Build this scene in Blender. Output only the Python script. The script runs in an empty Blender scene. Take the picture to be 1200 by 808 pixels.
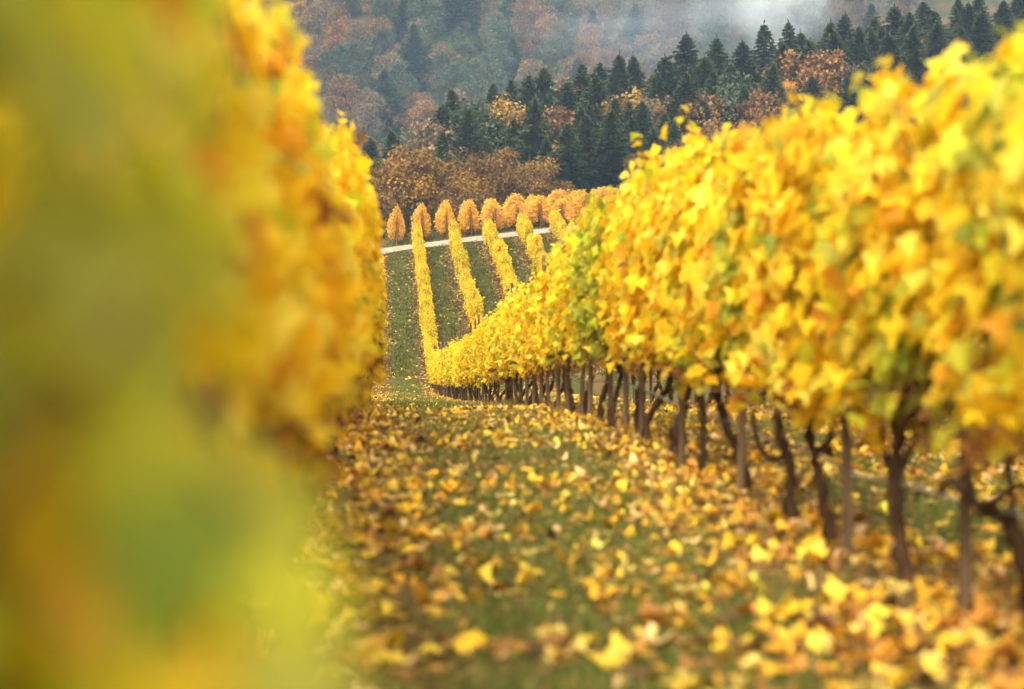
import bpy, math
import numpy as np
from mathutils import Vector, Matrix

S = bpy.context.scene
COL = S.collection
RAD = math.radians
rng = np.random.default_rng(11)

# ------------------------------------------------------------------ camera
FPX = 2400.0                        # focal length in photo pixels (photo 1200 wide)
CAMZ = 1.0
cam_d = bpy.data.cameras.new('camera')
cam = bpy.data.objects.new('camera', cam_d)
COL.objects.link(cam)
cam_d.sensor_width = 36.0
cam_d.lens = 36.0 * FPX / 1200.0
cam_d.clip_start = 0.05
cam_d.clip_end = 3000.0
cam.location = (0, 0, CAMZ)
cam.rotation_euler = (RAD(90.0) + math.atan(28.0 / FPX), 0, -math.atan(148.0 / FPX))
cam_d.dof.use_dof = True
cam_d.dof.focus_distance = 62.0
cam_d.dof.aperture_fstop = 1.75
S.camera = cam

# ------------------------------------------------------------------ world, sun, exposure
SUN_EL, SUN_AZ = RAD(42), RAD(199)           # azimuth clockwise from +Y (from behind, to the left)
w = bpy.data.worlds.new('World')
S.world = w
w.use_nodes = True
nt = w.node_tree
nt.nodes.clear()
sky = nt.nodes.new('ShaderNodeTexSky')
sky.sky_type = 'NISHITA'
sky.sun_disc = False
sky.sun_elevation = SUN_EL
sky.sun_rotation = SUN_AZ
sky.dust_density = 4.0
sky.air_density = 1.0
hs = nt.nodes.new('ShaderNodeHueSaturation')   # overcast: the cloud cover greys the sky
hs.inputs['Saturation'].default_value = 0.12
bg = nt.nodes.new('ShaderNodeBackground')
bg.inputs['Strength'].default_value = 0.15
out = nt.nodes.new('ShaderNodeOutputWorld')
nt.links.new(sky.outputs[0], hs.inputs['Color'])
tint = nt.nodes.new('ShaderNodeMix'); tint.data_type = 'RGBA'; tint.blend_type = 'MULTIPLY'   # warm cloud light
tint.inputs[0].default_value = 1.0; tint.inputs[7].default_value = (1.06, 1.0, 0.86, 1)
nt.links.new(hs.outputs[0], tint.inputs[6])
nt.links.new(tint.outputs[2], bg.inputs['Color'])
nt.links.new(bg.outputs[0], out.inputs['Surface'])

sd = bpy.data.lights.new('sun', 'SUN')
sd.energy = 1.5
sd.angle = RAD(25)
sd.color = (1.0, 0.93, 0.80)
so = bpy.data.objects.new('sun', sd)
COL.objects.link(so)
dvec = Vector((math.sin(SUN_AZ) * math.cos(SUN_EL), math.cos(SUN_AZ) * math.cos(SUN_EL), math.sin(SUN_EL)))
so.rotation_euler = dvec.to_track_quat('Z', 'Y').to_euler()
so.location = dvec * 60

S.view_settings.view_transform = 'Standard'
S.view_settings.look = 'None'
S.view_settings.exposure = 1.44
S.view_settings.gamma = 1.0
S.view_settings.use_curve_mapping = False
S.render.engine = 'CYCLES'
cy = S.cycles
cy.use_denoising = True
cy.max_bounces = 6
cy.diffuse_bounces = 4
cy.glossy_bounces = 2
cy.transmission_bounces = 4
cy.volume_bounces = 1
cy.transparent_max_bounces = 8
cy.volume_step_rate = 4.0
cy.volume_max_steps = 96
cy.sample_clamp_indirect = 4.0

# ------------------------------------------------------------------ helpers
def tag(o, label=None, cat=None, group=None, kind=None):
    if label: o['label'] = label
    if cat: o['category'] = cat
    if group: o['group'] = group
    if kind: o['kind'] = kind
    return o

def mesh_np(name, V, F, mat=None, col=None, smooth=False):
    """V (n,3), F (m,k) one polygon size, col (n,3) point colours"""
    V = np.asarray(V, np.float32); F = np.asarray(F, np.int32)
    me = bpy.data.meshes.new(name)
    m, k = F.shape
    me.vertices.add(len(V)); me.vertices.foreach_set('co', V.ravel())
    me.loops.add(m * k); me.loops.foreach_set('vertex_index', F.ravel())
    me.polygons.add(m)
    me.polygons.foreach_set('loop_start', np.arange(0, m * k, k, dtype=np.int32))
    if smooth:
        me.polygons.foreach_set('use_smooth', np.ones(m, bool))
    if col is not None:
        a = me.color_attributes.new('col', 'FLOAT_COLOR', 'POINT')
        c = np.ones((len(V), 4), np.float32); c[:, :3] = col
        a.data.foreach_set('color', c.ravel())
    me.update(calc_edges=True)
    me.validate()
    if mat is not None: me.materials.append(mat)
    return me

def link(name, data, parent=None, loc=None):
    o = bpy.data.objects.new(name, data)
    COL.objects.link(o)
    if parent is not None: o.parent = parent
    if loc is not None: o.location = loc
    return o

def tube(points, radii, n=7, rough=0.0, r=rng):
    P = np.asarray(points, float); R = np.asarray(radii, float)
    m = len(P)
    T = np.gradient(P, axis=0); T /= np.linalg.norm(T, axis=1)[:, None] + 1e-9
    ref = np.array([0.31, 0.92, 0.23])
    A = np.cross(T, ref); A /= np.linalg.norm(A, axis=1)[:, None] + 1e-9
    B = np.cross(T, A)
    th = np.arange(n) * 2 * np.pi / n
    rr = R[:, None] * (1 + rough * r.standard_normal((m, n)))
    V = P[:, None] + rr[..., None] * (np.cos(th)[None, :, None] * A[:, None] + np.sin(th)[None, :, None] * B[:, None])
    i, j = np.meshgrid(np.arange(m - 1), np.arange(n), indexing='ij')
    a = i * n + j; b = i * n + (j + 1) % n
    F = np.stack([a, b, b + n, a + n], -1).reshape(-1, 4)
    V = V.reshape(-1, 3)
    V = np.vstack([V, P[:1], P[-1:]])
    c0, c1 = m * n, m * n + 1
    jj = np.arange(n)
    cap0 = np.stack([np.full(n, c0), (jj + 1) % n, jj, jj], -1)[:, :4]
    caps = []
    q = np.stack([(jj + 1) % n, jj], -1)
    tri0 = np.stack([np.full(n, c0), q[:, 0], q[:, 1]], -1)
    tri1 = np.stack([np.full(n, c1), (m - 1) * n + q[:, 1], (m - 1) * n + q[:, 0]], -1)
    T3 = np.vstack([F[:, [0, 1, 2]], F[:, [0, 2, 3]], tri0, tri1])
    return V, T3

def merge(parts):
    Vs, Fs, n = [], [], 0
    for V, F in parts:
        Vs.append(V); Fs.append(F + n); n += len(V)
    return np.vstack(Vs), np.vstack(Fs)

def smooth_path(pts, k):
    """Catmull-Rom resample"""
    P = np.asarray(pts, float); n = len(P)
    Q = np.vstack([2 * P[0] - P[1], P, 2 * P[-1] - P[-2]])
    t = np.linspace(0, n - 1, k); i = np.clip(t.astype(int), 0, n - 2); f = (t - i)[:, None]
    p0, p1, p2, p3 = Q[i], Q[i + 1], Q[i + 2], Q[i + 3]
    return 0.5 * (2 * p1 + (p2 - p0) * f + (2 * p0 - 5 * p1 + 4 * p2 - p3) * f ** 2 + (3 * p1 - p0 - 3 * p2 + p3) * f ** 3)

def fnoise(x, y, seed=0, scale=1.0):
    r = np.random.default_rng(seed)
    s = 0
    for k in range(7):
        a = r.uniform(0, 2 * np.pi); f = scale * r.uniform(0.6, 2.2)
        s = s + np.sin((x * np.cos(a) + y * np.sin(a)) * f + r.uniform(0, 6.28))
    return s / 7.0 * 1.9       # about -1..1

# ------------------------------------------------------------------ materials
def node_mat(name):
    m = bpy.data.materials.new(name); m.use_nodes = True
    m.node_tree.nodes.clear()
    return m, m.node_tree.nodes, m.node_tree.links

def leaf_mat(name, trans=0.45, var=0.12, rough=0.55, nscale=9.0, coord='Object'):
    m, N, L = node_mat(name)
    at = N.new('ShaderNodeAttribute'); at.attribute_name = 'col'
    oi = N.new('ShaderNodeObjectInfo')
    tc = N.new('ShaderNodeTexCoord')
    no = N.new('ShaderNodeTexNoise'); no.inputs['Scale'].default_value = nscale; no.inputs['Detail'].default_value = 3
    L.new(tc.outputs[coord], no.inputs['Vector'])
    mr = N.new('ShaderNodeMapRange'); mr.inputs[3].default_value = 1 - var * 1.6; mr.inputs[4].default_value = 1 + var * 1.6
    L.new(no.outputs[0], mr.inputs[0])
    mr2 = N.new('ShaderNodeMapRange'); mr2.inputs[3].default_value = 1 - var; mr2.inputs[4].default_value = 1 + var
    L.new(oi.outputs['Random'], mr2.inputs[0])
    mu = N.new('ShaderNodeMath'); mu.operation = 'MULTIPLY'
    L.new(mr.outputs[0], mu.inputs[0]); L.new(mr2.outputs[0], mu.inputs[1])
    vm = N.new('ShaderNodeVectorMath'); vm.operation = 'SCALE'
    L.new(at.outputs['Color'], vm.inputs[0]); L.new(mu.outputs[0], vm.inputs['Scale'])
    p = N.new('ShaderNodeBsdfPrincipled'); p.inputs['Roughness'].default_value = rough
    p.inputs['Specular IOR Level'].default_value = 0.25
    t = N.new('ShaderNodeBsdfTranslucent')
    mx = N.new('ShaderNodeMixShader'); mx.inputs[0].default_value = trans
    o = N.new('ShaderNodeOutputMaterial')
    L.new(vm.outputs[0], p.inputs['Base Color']); L.new(vm.outputs[0], t.inputs['Color'])
    L.new(p.outputs[0], mx.inputs[1]); L.new(t.outputs[0], mx.inputs[2]); L.new(mx.outputs[0], o.inputs['Surface'])
    return m

def rough_mat(name, c1, c2, scale, bump=0.3, rough=0.9, stretch=(1, 1, 1), var=0.15, detail=6):
    m, N, L = node_mat(name)
    tc = N.new('ShaderNodeTexCoord'); mp = N.new('ShaderNodeMapping'); mp.inputs['Scale'].default_value = stretch
    no = N.new('ShaderNodeTexNoise'); no.inputs['Scale'].default_value = scale; no.inputs['Detail'].default_value = detail
    L.new(tc.outputs['Object'], mp.inputs[0]); L.new(mp.outputs[0], no.inputs['Vector'])
    cr = N.new('ShaderNodeValToRGB')
    cr.color_ramp.elements[0].position = 0.33; cr.color_ramp.elements[1].position = 0.68
    cr.color_ramp.elements[0].color = (*c1, 1); cr.color_ramp.elements[1].color = (*c2, 1)
    L.new(no.outputs[0], cr.inputs[0])
    oi = N.new('ShaderNodeObjectInfo')
    mr = N.new('ShaderNodeMapRange'); mr.inputs[3].default_value = 1 - var; mr.inputs[4].default_value = 1 + var
    L.new(oi.outputs['Random'], mr.inputs[0])
    vm = N.new('ShaderNodeVectorMath'); vm.operation = 'SCALE'
    L.new(cr.outputs[0], vm.inputs[0]); L.new(mr.outputs[0], vm.inputs['Scale'])
    p = N.new('ShaderNodeBsdfPrincipled'); p.inputs['Roughness'].default_value = rough
    p.inputs['Specular IOR Level'].default_value = 0.2
    bp = N.new('ShaderNodeBump'); bp.inputs['Strength'].default_value = bump; bp.inputs['Distance'].default_value = 0.02
    L.new(no.outputs[0], bp.inputs['Height']); L.new(bp.outputs[0], p.inputs['Normal'])
    L.new(vm.outputs[0], p.inputs['Base Color'])
    o = N.new('ShaderNodeOutputMaterial'); L.new(p.outputs[0], o.inputs['Surface'])
    return m

M_VLEAF = leaf_mat('vine_leaf', 0.55, 0.10, nscale=14)
M_FALLEN = leaf_mat('fallen_leaf', 0.18, 0.12, rough=0.6, nscale=16)
M_GRASS = leaf_mat('grass_blade', 0.30, 0.15, nscale=1.2)
M_CROWN = leaf_mat('tree_leaf', 0.20, 0.16, nscale=0.5)
M_NEEDLE = leaf_mat('needles', 0.08, 0.16, nscale=0.6)
M_BARK = rough_mat('vine_bark', (0.016, 0.0075, 0.003), (0.065, 0.032, 0.012), 40, 0.8, stretch=(1, 1, 0.25))
M_CANE = rough_mat('cane_bark', (0.10, 0.045, 0.02), (0.22, 0.11, 0.045), 30, 0.2)
M_POST = rough_mat('weathered_wood', (0.05, 0.031, 0.015), (0.14, 0.088, 0.044), 30, 0.5, stretch=(1, 1, 0.08))
M_TBARK = rough_mat('tree_bark', (0.05, 0.038, 0.03), (0.15, 0.12, 0.095), 3, 0.5, stretch=(1, 1, 0.3))
M_PALEBARK = rough_mat('pale_bark', (0.10, 0.09, 0.08), (0.22, 0.20, 0.185), 3, 0.4, stretch=(1, 1, 0.3))
M_WIRE = rough_mat('wire', (0.20, 0.19, 0.18), (0.30, 0.29, 0.28), 20, 0.0, rough=0.45)
M_HOSE = rough_mat('hose', (0.20, 0.18, 0.16), (0.30, 0.28, 0.25), 12, 0.0, rough=0.6)
M_ROAD = rough_mat('gravel_road', (0.28, 0.22, 0.15), (0.47, 0.385, 0.29), 1.6, 0.5, detail=9)

# ------------------------------------------------------------------ terrain
ROW0, DROW = 2.05, 2.4            # first row right of the aisle, row spacing
LROW = -0.40                      # row the camera leans against
def qx(X): return 25 * np.tanh((X - 2) / 25.0)
def road_y(X): return 138.0 + qx(X)

ky = [-60, 0, 7, 12, 18, 24, 31, 50, 70, 84, 90, 100]
kz = [-1.0, -.98, -.96, -.77, -.56, -.56, -.62, -.86, -1.02, -1.05, -.75, 1.07]
ytab = np.arange(-60, 200, 0.25)
ptab = np.interp(ytab, ky, kz)
m_ = ytab > 100
ptab[m_] = 1.07 + 0.19 * (ytab[m_] - 100)
kern = np.hanning(15); kern /= kern.sum()
ptab = np.convolve(np.pad(ptab, 7, mode='edge'), kern, 'valid')

def raw_h(X, Y):
    X, Y = np.broadcast_arrays(np.asarray(X, float), np.asarray(Y, float))
    yr = road_y(X)
    hn = np.interp(np.minimum(Y, yr), ytab, ptab)
    d = np.maximum(Y - yr, 0)
    hn = hn + np.interp(d, [0, 3, 14, 22, 45, 60], [0, .20, 1.55, 1.75, .3, .0])
    b = np.clip(9.5 + 0.25 * (X + 5), 4, 34)
    hv = np.interp(np.minimum(190, yr), ytab, ptab)
    hill_lat = 0.03 * X
    yk = np.array([195, 240, 268, 312, 345, 560, 760, 1400])
    out = hn.copy()
    far = Y > 188
    t1 = np.clip((Y - 188) / (240 - 188), 0, 1)
    hr = hn * (1 - t1) + b * t1
    t2 = np.clip((Y - 262) / 50, 0, 1); t2 = t2 * t2 * (3 - 2 * t2)
    hr = hr * (1 - t2) + (np.minimum(b, 17) - 3) * t2
    t3 = np.clip((Y - 335) / 60, 0, 1); hr = hr + (14 - (np.minimum(b, 17) - 3)) * t3
    hr = hr + np.interp(Y, [335, 360, 560, 760, 1400], [0, 4, 98, 126, 130]) + np.where(Y > 340, hill_lat * np.clip((Y - 340) / 100, 0, 1), 0)
    out = np.where(far, hr, hn)
    out = out + np.where(Y > 190, 1.3 * fnoise(X, Y, 5, 0.05) * np.clip((Y - 190) / 40, 0, 1), 0)
    near = np.clip((60 - Y) / 30, 0, 1)
    rowd = np.abs((X - ROW0 + DROW / 2) % DROW - DROW / 2)
    out = out + near * (0.018 * fnoise(X, Y, 3, 3.0) + 0.02 * fnoise(X, Y, 4, 0.9) + 0.035 * np.exp(-(rowd / 0.35) ** 2))
    return out + CAMZ

xs = np.concatenate([np.arange(-260, -10, 6.0), np.arange(-10, -4, 1.0), np.arange(-4, 12, 0.3), np.arange(12, 36, 1.0), np.arange(36, 330, 6.0)])
ys = np.concatenate([np.arange(-40, 0, 2.0), np.arange(0, 40, 0.3), np.arange(40, 180, 0.7), np.arange(180, 300, 3.0), np.arange(300, 1400, 10.0)])
GX, GY = np.meshgrid(xs, ys)
GH = raw_h(GX, GY)
def H(X, Y):
    X = np.asarray(X, float); Y = np.asarray(Y, float)
    i = np.clip(np.searchsorted(xs, X) - 1, 0, len(xs) - 2); j = np.clip(np.searchsorted(ys, Y) - 1, 0, len(ys) - 2)
    fx = (X - xs[i]) / (xs[i + 1] - xs[i]); fy = (Y - ys[j]) / (ys[j + 1] - ys[j])
    return (GH[j, i] * (1 - fx) + GH[j, i + 1] * fx) * (1 - fy) + (GH[j + 1, i] * (1 - fx) + GH[j + 1, i + 1] * fx) * fy

def proj(X, Y, Z):
    """photo pixel of a point (only for deciding what the photo can see)"""
    return 452 + FPX * X / Y, 432 - FPX * (Z - CAMZ) / Y

nx, ny = len(xs), len(ys)
jj, ii = np.meshgrid(np.arange(ny - 1), np.arange(nx - 1), indexing='ij')
a_ = (jj * nx + ii).ravel()
TF = np.stack([a_, a_ + 1, a_ + nx + 1, a_ + nx], -1)
TV = np.stack([GX.ravel(), GY.ravel(), GH.ravel()], -1)

def ground_mat():
    m, N, L = node_mat('meadow_ground')
    tc = N.new('ShaderNodeTexCoord')
    def noise(s, d=5):
        n = N.new('ShaderNodeTexNoise'); n.inputs['Scale'].default_value = s; n.inputs['Detail'].default_value = d
        L.new(tc.outputs['Object'], n.inputs['Vector']); return n
    def ramp(src, p0, c0, p1, c1):
        r = N.new('ShaderNodeValToRGB'); e = r.color_ramp.elements
        e[0].position, e[1].position = p0, p1; e[0].color = (*c0, 1); e[1].color = (*c1, 1)
        L.new(src, r.inputs[0]); return r
    def mix(f, a, b):
        x = N.new('ShaderNodeMix'); x.data_type = 'RGBA'
        L.new(f, x.inputs[0]); L.new(a, x.inputs[6]); L.new(b, x.inputs[7]); return x.outputs[2]
    n1, n2, n3 = noise(0.9), noise(7), noise(38)
    grass = ramp(n2.outputs[0], .3, (0.040, 0.052, 0.007), .7, (0.085, 0.095, 0.012))
    soil = ramp(n3.outputs[0], .3, (0.050, 0.030, 0.014), .7, (0.15, 0.090, 0.036))
    fac = ramp(n1.outputs[0], .54, (0, 0, 0), .72, (.8, .8, .8))
    c = mix(fac.outputs[0], grass.outputs[0], soil.outputs[0])
    # bare leaf-strewn soil strip under every row
    sx = N.new('ShaderNodeSeparateXYZ'); L.new(tc.outputs['Object'], sx.inputs[0])
    def mth(op, a, b=None):
        q = N.new('ShaderNodeMath'); q.operation = op
        for k_, v_ in enumerate((a, b)):
            if v_ is None: continue
            if isinstance(v_, (int, float)): q.inputs[k_].default_value = v_
            else: L.new(v_, q.inputs[k_])
        return q.outputs[0]
    dd = mth('ABSOLUTE', mth('SUBTRACT', mth('FLOORED_MODULO', mth('ADD', sx.outputs['X'], DROW / 2 - ROW0), DROW), DROW / 2))
    dd = mth('ADD', dd, mth('MULTIPLY', mth('SUBTRACT', n2.outputs[0], .5), .5))
    sm = N.new('ShaderNodeMapRange'); sm.inputs[1].default_value = .66; sm.inputs[2].default_value = .40
    sm.inputs[4].default_value = .75
    L.new(dd, sm.inputs[0])
    litter = ramp(n3.outputs[0], .3, (0.060, 0.032, 0.010), .7, (0.23, 0.125, 0.034))
    c = mix(sm.outputs[0], c, litter.outputs[0])
    # forest floor beyond the vineyard: brown litter and moss
    sx = N.new('ShaderNodeSeparateXYZ'); L.new(tc.outputs['Object'], sx.inputs[0])
    ff = N.new('ShaderNodeMapRange'); ff.inputs[1].default_value = 165; ff.inputs[2].default_value = 185
    L.new(sx.outputs['Y'], ff.inputs[0])
    n4 = noise(0.12)
    forest = ramp(n4.outputs[0], .35, (0.035, 0.045, 0.018), .65, (0.10, 0.062, 0.030))
    c = mix(ff.outputs[0], c, forest.outputs[0])
    p = N.new('ShaderNodeBsdfPrincipled'); p.inputs['Roughness'].default_value = 0.95; p.inputs['Specular IOR Level'].default_value = 0.1
    L.new(c, p.inputs['Base Color'])
    bp = N.new('ShaderNodeBump'); bp.inputs['Strength'].default_value = 0.7; bp.inputs['Distance'].default_value = 0.05
    L.new(n3.outputs[0], bp.inputs['Height']); L.new(bp.outputs[0], p.inputs['Normal'])
    o = N.new('ShaderNodeOutputMaterial'); L.new(p.outputs[0], o.inputs['Surface'])
    return m
g = link('ground', mesh_np('ground', TV, TF, ground_mat(), smooth=True))
tag(g, kind='structure')

# gravel road across the far slope
t_ = np.linspace(-60, 90, 400)
wob = 0.25 * np.sin(t_ * 0.35) + 0.12 * np.sin(t_ * 1.3 + 1)
cols = [-1.75, -1.0, -0.3, 0.3, 1.0, 1.75]
crown = [0.0, 0.035, 0.02, 0.02, 0.035, 0.0]
RV = []
for c_, z_ in zip(cols, crown):
    edge = 0.28 * fnoise(t_, t_ * 0 + c_, 9, 1.5) if abs(c_) > 1.5 else 0
    yy = road_y(t_) + (c_ + edge) * 1.35 + wob
    RV.append(np.stack([t_, yy, H(t_, yy) + 0.05 + z_], -1))
RV = np.stack(RV, 1)
n_ = len(cols)
i_, j_ = np.meshgrid(np.arange(len(t_) - 1), np.arange(n_ - 1), indexing='ij')
b_ = (i_ * n_ + j_).ravel()
RF = np.stack([b_, b_ + n_, b_ + n_ + 1, b_ + 1], -1)
tag(link('road', mesh_np('road', RV.reshape(-1, 3), RF, M_ROAD, smooth=True)), kind='structure')

# ------------------------------------------------------------------ leaves
def leaf_outline(detail):
    if detail == 2:
        h = [(0, .12), (.14, -.02), (.33, .05), (.43, .22), (.34, .36), (.53, .50), (.47, .66), (.28, .66), (.25, .84), (0, 1.02)]
    else:
        h = [(0, .10), (.30, .01), (.42, .30), (.51, .58), (.25, .70), (0, 1.0)]
    right = h
    left = [(-x, y) for x, y in h[1:-1]][::-1]
    return np.array(right + left)

def leaf_templates(detail, n, curl, seed):
    r = np.random.default_rng(seed)
    O = leaf_outline(detail)
    k = len(O)
    res = []
    for _ in range(n):
        P = O + r.normal(0, .025, O.shape)
        V = np.zeros((k + 1, 3)); V[:k, :2] = P; V[k, :2] = (0, .42)
        V[:, 1] -= 0.42
        a, b, c = r.normal(0.35, .45) * curl, r.normal(-.25, .3) * curl, r.normal(0, .35) * curl
        V[:, 2] = a * V[:, 0] ** 2 * 2 + b * V[:, 1] ** 2 + c * V[:, 0] * V[:, 1] + r.normal(0, .035 * curl, k + 1)
        V[k, 2] -= .05 * curl
        F = np.stack([np.full(k, k), np.arange(k), (np.arange(k) + 1) % k], -1)
        res.append((V, F))
    return res
T_VINE = leaf_templates(1, 8, 0.8, 1)
T_NEAR = leaf_templates(2, 6, 0.8, 2)
T_FALL = leaf_templates(1, 10, 1.0, 3)
T_FNEAR = leaf_templates(2, 8, 1.1, 4)

def frames(n, t):
    """rotation matrices (N,3,3): columns = side, tip, normal"""
    n = n / (np.linalg.norm(n, axis=1)[:, None] + 1e-9)
    t = t - (t * n).sum(1)[:, None] * n
    t = t / (np.linalg.norm(t, axis=1)[:, None] + 1e-9)
    return np.stack([np.cross(t, n), t, n], -1)

def batch_leaves(tmpl, P, R, sc, C, r):
    Vs, Fs, Cs, off = [], [], [], 0
    pick = r.integers(0, len(tmpl), len(P))
    for k, (V, F) in enumerate(tmpl):
        s = pick == k
        if not s.any(): continue
        W = np.einsum('nij,kj->nki', R[s], V) * sc[s][:, None, None] + P[s][:, None]
        n, kk = W.shape[:2]
        Vs.append(W.reshape(-1, 3)); Fs.append((F[None] + (np.arange(n) * kk)[:, None, None]).reshape(-1, 3) + off)
        cc = np.repeat(C[s][:, None], kk, 1) * (1 + 0.10 * r.standard_normal((n, kk, 1)))
        Cs.append(cc.reshape(-1, 3)); off += n * kk
    return np.vstack(Vs), np.vstack(Fs), np.clip(np.vstack(Cs), 0.003, .92)

PAL = dict(
    yellow=(.90, .60, .020), gold=(.90, .52, .014), lemon=(.88, .68, .07), orange=(.74, .34, .02), lime=(.56, .54, .03),
    green=(.23, .30, .03), olive=(.45, .43, .055), brown=(.26, .11, .025), peach=(.86, .48, .14))
PN = list(PAL); PC = np.array([PAL[k] for k in PN])
def mixw(**k): return np.array([k.get(n, 0) for n in PN], float)
MIX = dict(
    yellow=mixw(yellow=5, gold=2.6, lemon=2.2, orange=.06, lime=1.0, green=.10, brown=.05),
    gold=mixw(yellow=3, gold=4.5, lemon=.6, orange=.7, lime=.4, brown=.12),
    green=mixw(yellow=.6, lime=3.2, green=1.8, olive=2.6, lemon=.4, gold=.2),
    olive=mixw(yellow=.8, lime=4.2, green=.25, olive=3.6, gold=.2, lemon=.4),
    mixed=mixw(yellow=3, gold=2.2, lime=2.0, green=.6, olive=1.1, orange=.5, brown=.2),
    orange=mixw(gold=2.2, orange=1.6, peach=4.5, yellow=.8, brown=.2))

def pick_cols(r, base, patch, y, z, seed, plev=.72):
    """colour per leaf: base mix with patches of a second mix where a smooth field is high"""
    f = fnoise(y * 3.0, z * 2.2, seed, 1.0) + r.normal(0, .25, len(y))
    wb, wp = MIX[base] / MIX[base].sum(), MIX[patch] / MIX[patch].sum()
    k1 = r.choice(len(PN), len(y), p=wb); k2 = r.choice(len(PN), len(y), p=wp)
    k = np.where(f > plev, k2, k1)
    return PC[k] * (1 + .14 * r.standard_normal((len(y), 1))) * (1 + .05 * r.standard_normal((len(y), 3)))

def vine_foliage(seed, base='yellow', patch='green', n=820, zlo=.76, zhi=2.00, half=.70, thick=.26, shoots=3, plev=.66, flame=False):
    r = np.random.default_rng(seed)
    N = int(n * 1.5)
    y = r.uniform(-half, half, N); t = r.random(N) ** .92
    lo = zlo + .13 * np.sin(y * 5 + seed) + .10 * np.sin(y * 13 + seed * 2)
    hi = zhi + .10 * np.sin(y * 4.3 + seed * 3) + .05 * np.sin(y * 9.7 + seed)
    z = lo + (hi - lo) * t
    wdt = thick * (.50 + .50 * np.clip(np.sin(np.pi * np.clip(t, .04, .97)), 0, 1) ** .6) * (1 + .30 * fnoise(y * 4, z * 3, seed + 70))
    if flame: wdt = thick * (1 - .80 * t ** 2.6) * (1 + .25 * fnoise(y * 4, z * 3, seed + 70))
    side = np.where(r.random(N) < .5, -1.0, 1.0)
    x = side * wdt * (1 - .80 * r.random(N) ** 1.3)
    hole = fnoise(y * 5 + side * 3, z * 4.2, seed + 5) > .78
    edge = (np.abs(y) > half * .82) & (r.random(N) < .35)
    keep = ~(hole & (r.random(N) < .9)) & ~edge
    x, y, z, side, t = [q[keep][:n] for q in (x, y, z, side, t)]
    m = len(x)
    nrm = np.stack([side * .9 + r.normal(0, .22, m), r.normal(-.12, .42, m), .38 + r.normal(0, .32, m)], -1)
    tip = np.stack([side * .35, r.normal(0, .45, m), -np.ones(m)], -1)
    sc = r.uniform(.080, .145, m) * np.where(t > .9, .8, 1)
    cane = []
    # upright canes inside the canopy
    for k in range(7):
        y0 = r.uniform(-half * .85, half * .85); x0 = r.normal(0, .03)
        pts = [(x0, y0, .74), (x0 + r.normal(0, .05), y0 + r.normal(0, .05), 1.1), (x0 + r.normal(0, .06), y0 + r.normal(0, .09), 1.5), (x0 + r.normal(0, .08), y0 + r.normal(0, .12), 1.92)]
        cane.append(tube(smooth_path(pts, 9), np.linspace(.006, .003, 9), 4))
    # short dry stubs and tangle at the cane bases
    for k in range(46):
        y0 = r.normal(0, half * .42); x0 = r.normal(0, .06); L_ = r.uniform(.10, .34)
        d = np.array([r.normal(0, .5), r.normal(0, .6), r.uniform(-.6, 1)]); d /= np.linalg.norm(d)
        p0 = np.array([x0, y0, r.uniform(.58, .86)])
        cane.append(tube([p0, p0 + d * L_ * .5 + r.normal(0, .02, 3), p0 + d * L_], [.007, .005, .003], 4))
    # shoots that stick out of the top, hang at the sides or below
    sx, sy, sz, sn, st, ss = [], [], [], [], [], []
    for k in range(shoots + 3):
        up = k < shoots
        y0 = r.uniform(-half * .9, half * .9); s = 1 if r.random() < .5 else -1
        if up:
            p0 = np.array([r.normal(0, .06), y0, zhi - .25]); L_ = r.uniform(.26, .48)
            p = [p0, p0 + (r.normal(0, .05), r.normal(0, .06), L_ * .55), p0 + (r.normal(0, .07), r.normal(0, .10), L_)]
        else:
            p0 = np.array([s * .12, y0, zlo + .18]); L_ = r.uniform(.18, .34)
            p = [p0, p0 + (s * .12, r.normal(0, .05), -L_ * .4), p0 + (s * .13, r.normal(0, .06), -L_)]
        q = smooth_path(p, 8)
        cane.append(tube(q, np.linspace(.006, .004, 8), 4))
        nl = 11
        for i, f in enumerate(np.linspace(.15, 1, nl)):
            pp = q[min(int(f * 7), 7)]
            ang = r.uniform(0, 6.28); o = np.array([math.cos(ang), math.sin(ang), .1]) * .038
            sx.append(pp[0] + o[0]); sy.append(pp[1] + o[1]); sz.append(pp[2] + o[2])
            sn.append((o[0] * 12 + r.normal(0, .3), o[1] * 8 + r.normal(0, .3), .6)); st.append((o[0] * 10, o[1] * 10, -.6))
            ss.append(r.uniform(.075, .125) * (1.15 - .35 * f if up else 1.1))
    P = np.vstack([np.stack([x, y, z], -1), np.stack([sx, sy, sz], -1)])
    NR = np.vstack([nrm, np.array(sn)]); TP = np.vstack([tip, np.array(st)]); SC = np.concatenate([sc, ss])
    C = pick_cols(r, base, patch, P[:, 1], P[:, 2], seed, plev)
    # dry brown leaves low in the canopy
    dry = (P[:, 2] < zlo + .06) & (r.random(len(P)) < (.14 if base != 'olive' else 0))
    C[dry] = np.array(PAL['brown']) * (1 + .2 * r.standard_normal((dry.sum(), 1)))
    return P, frames(NR, TP), SC, C, merge(cane)

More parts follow.
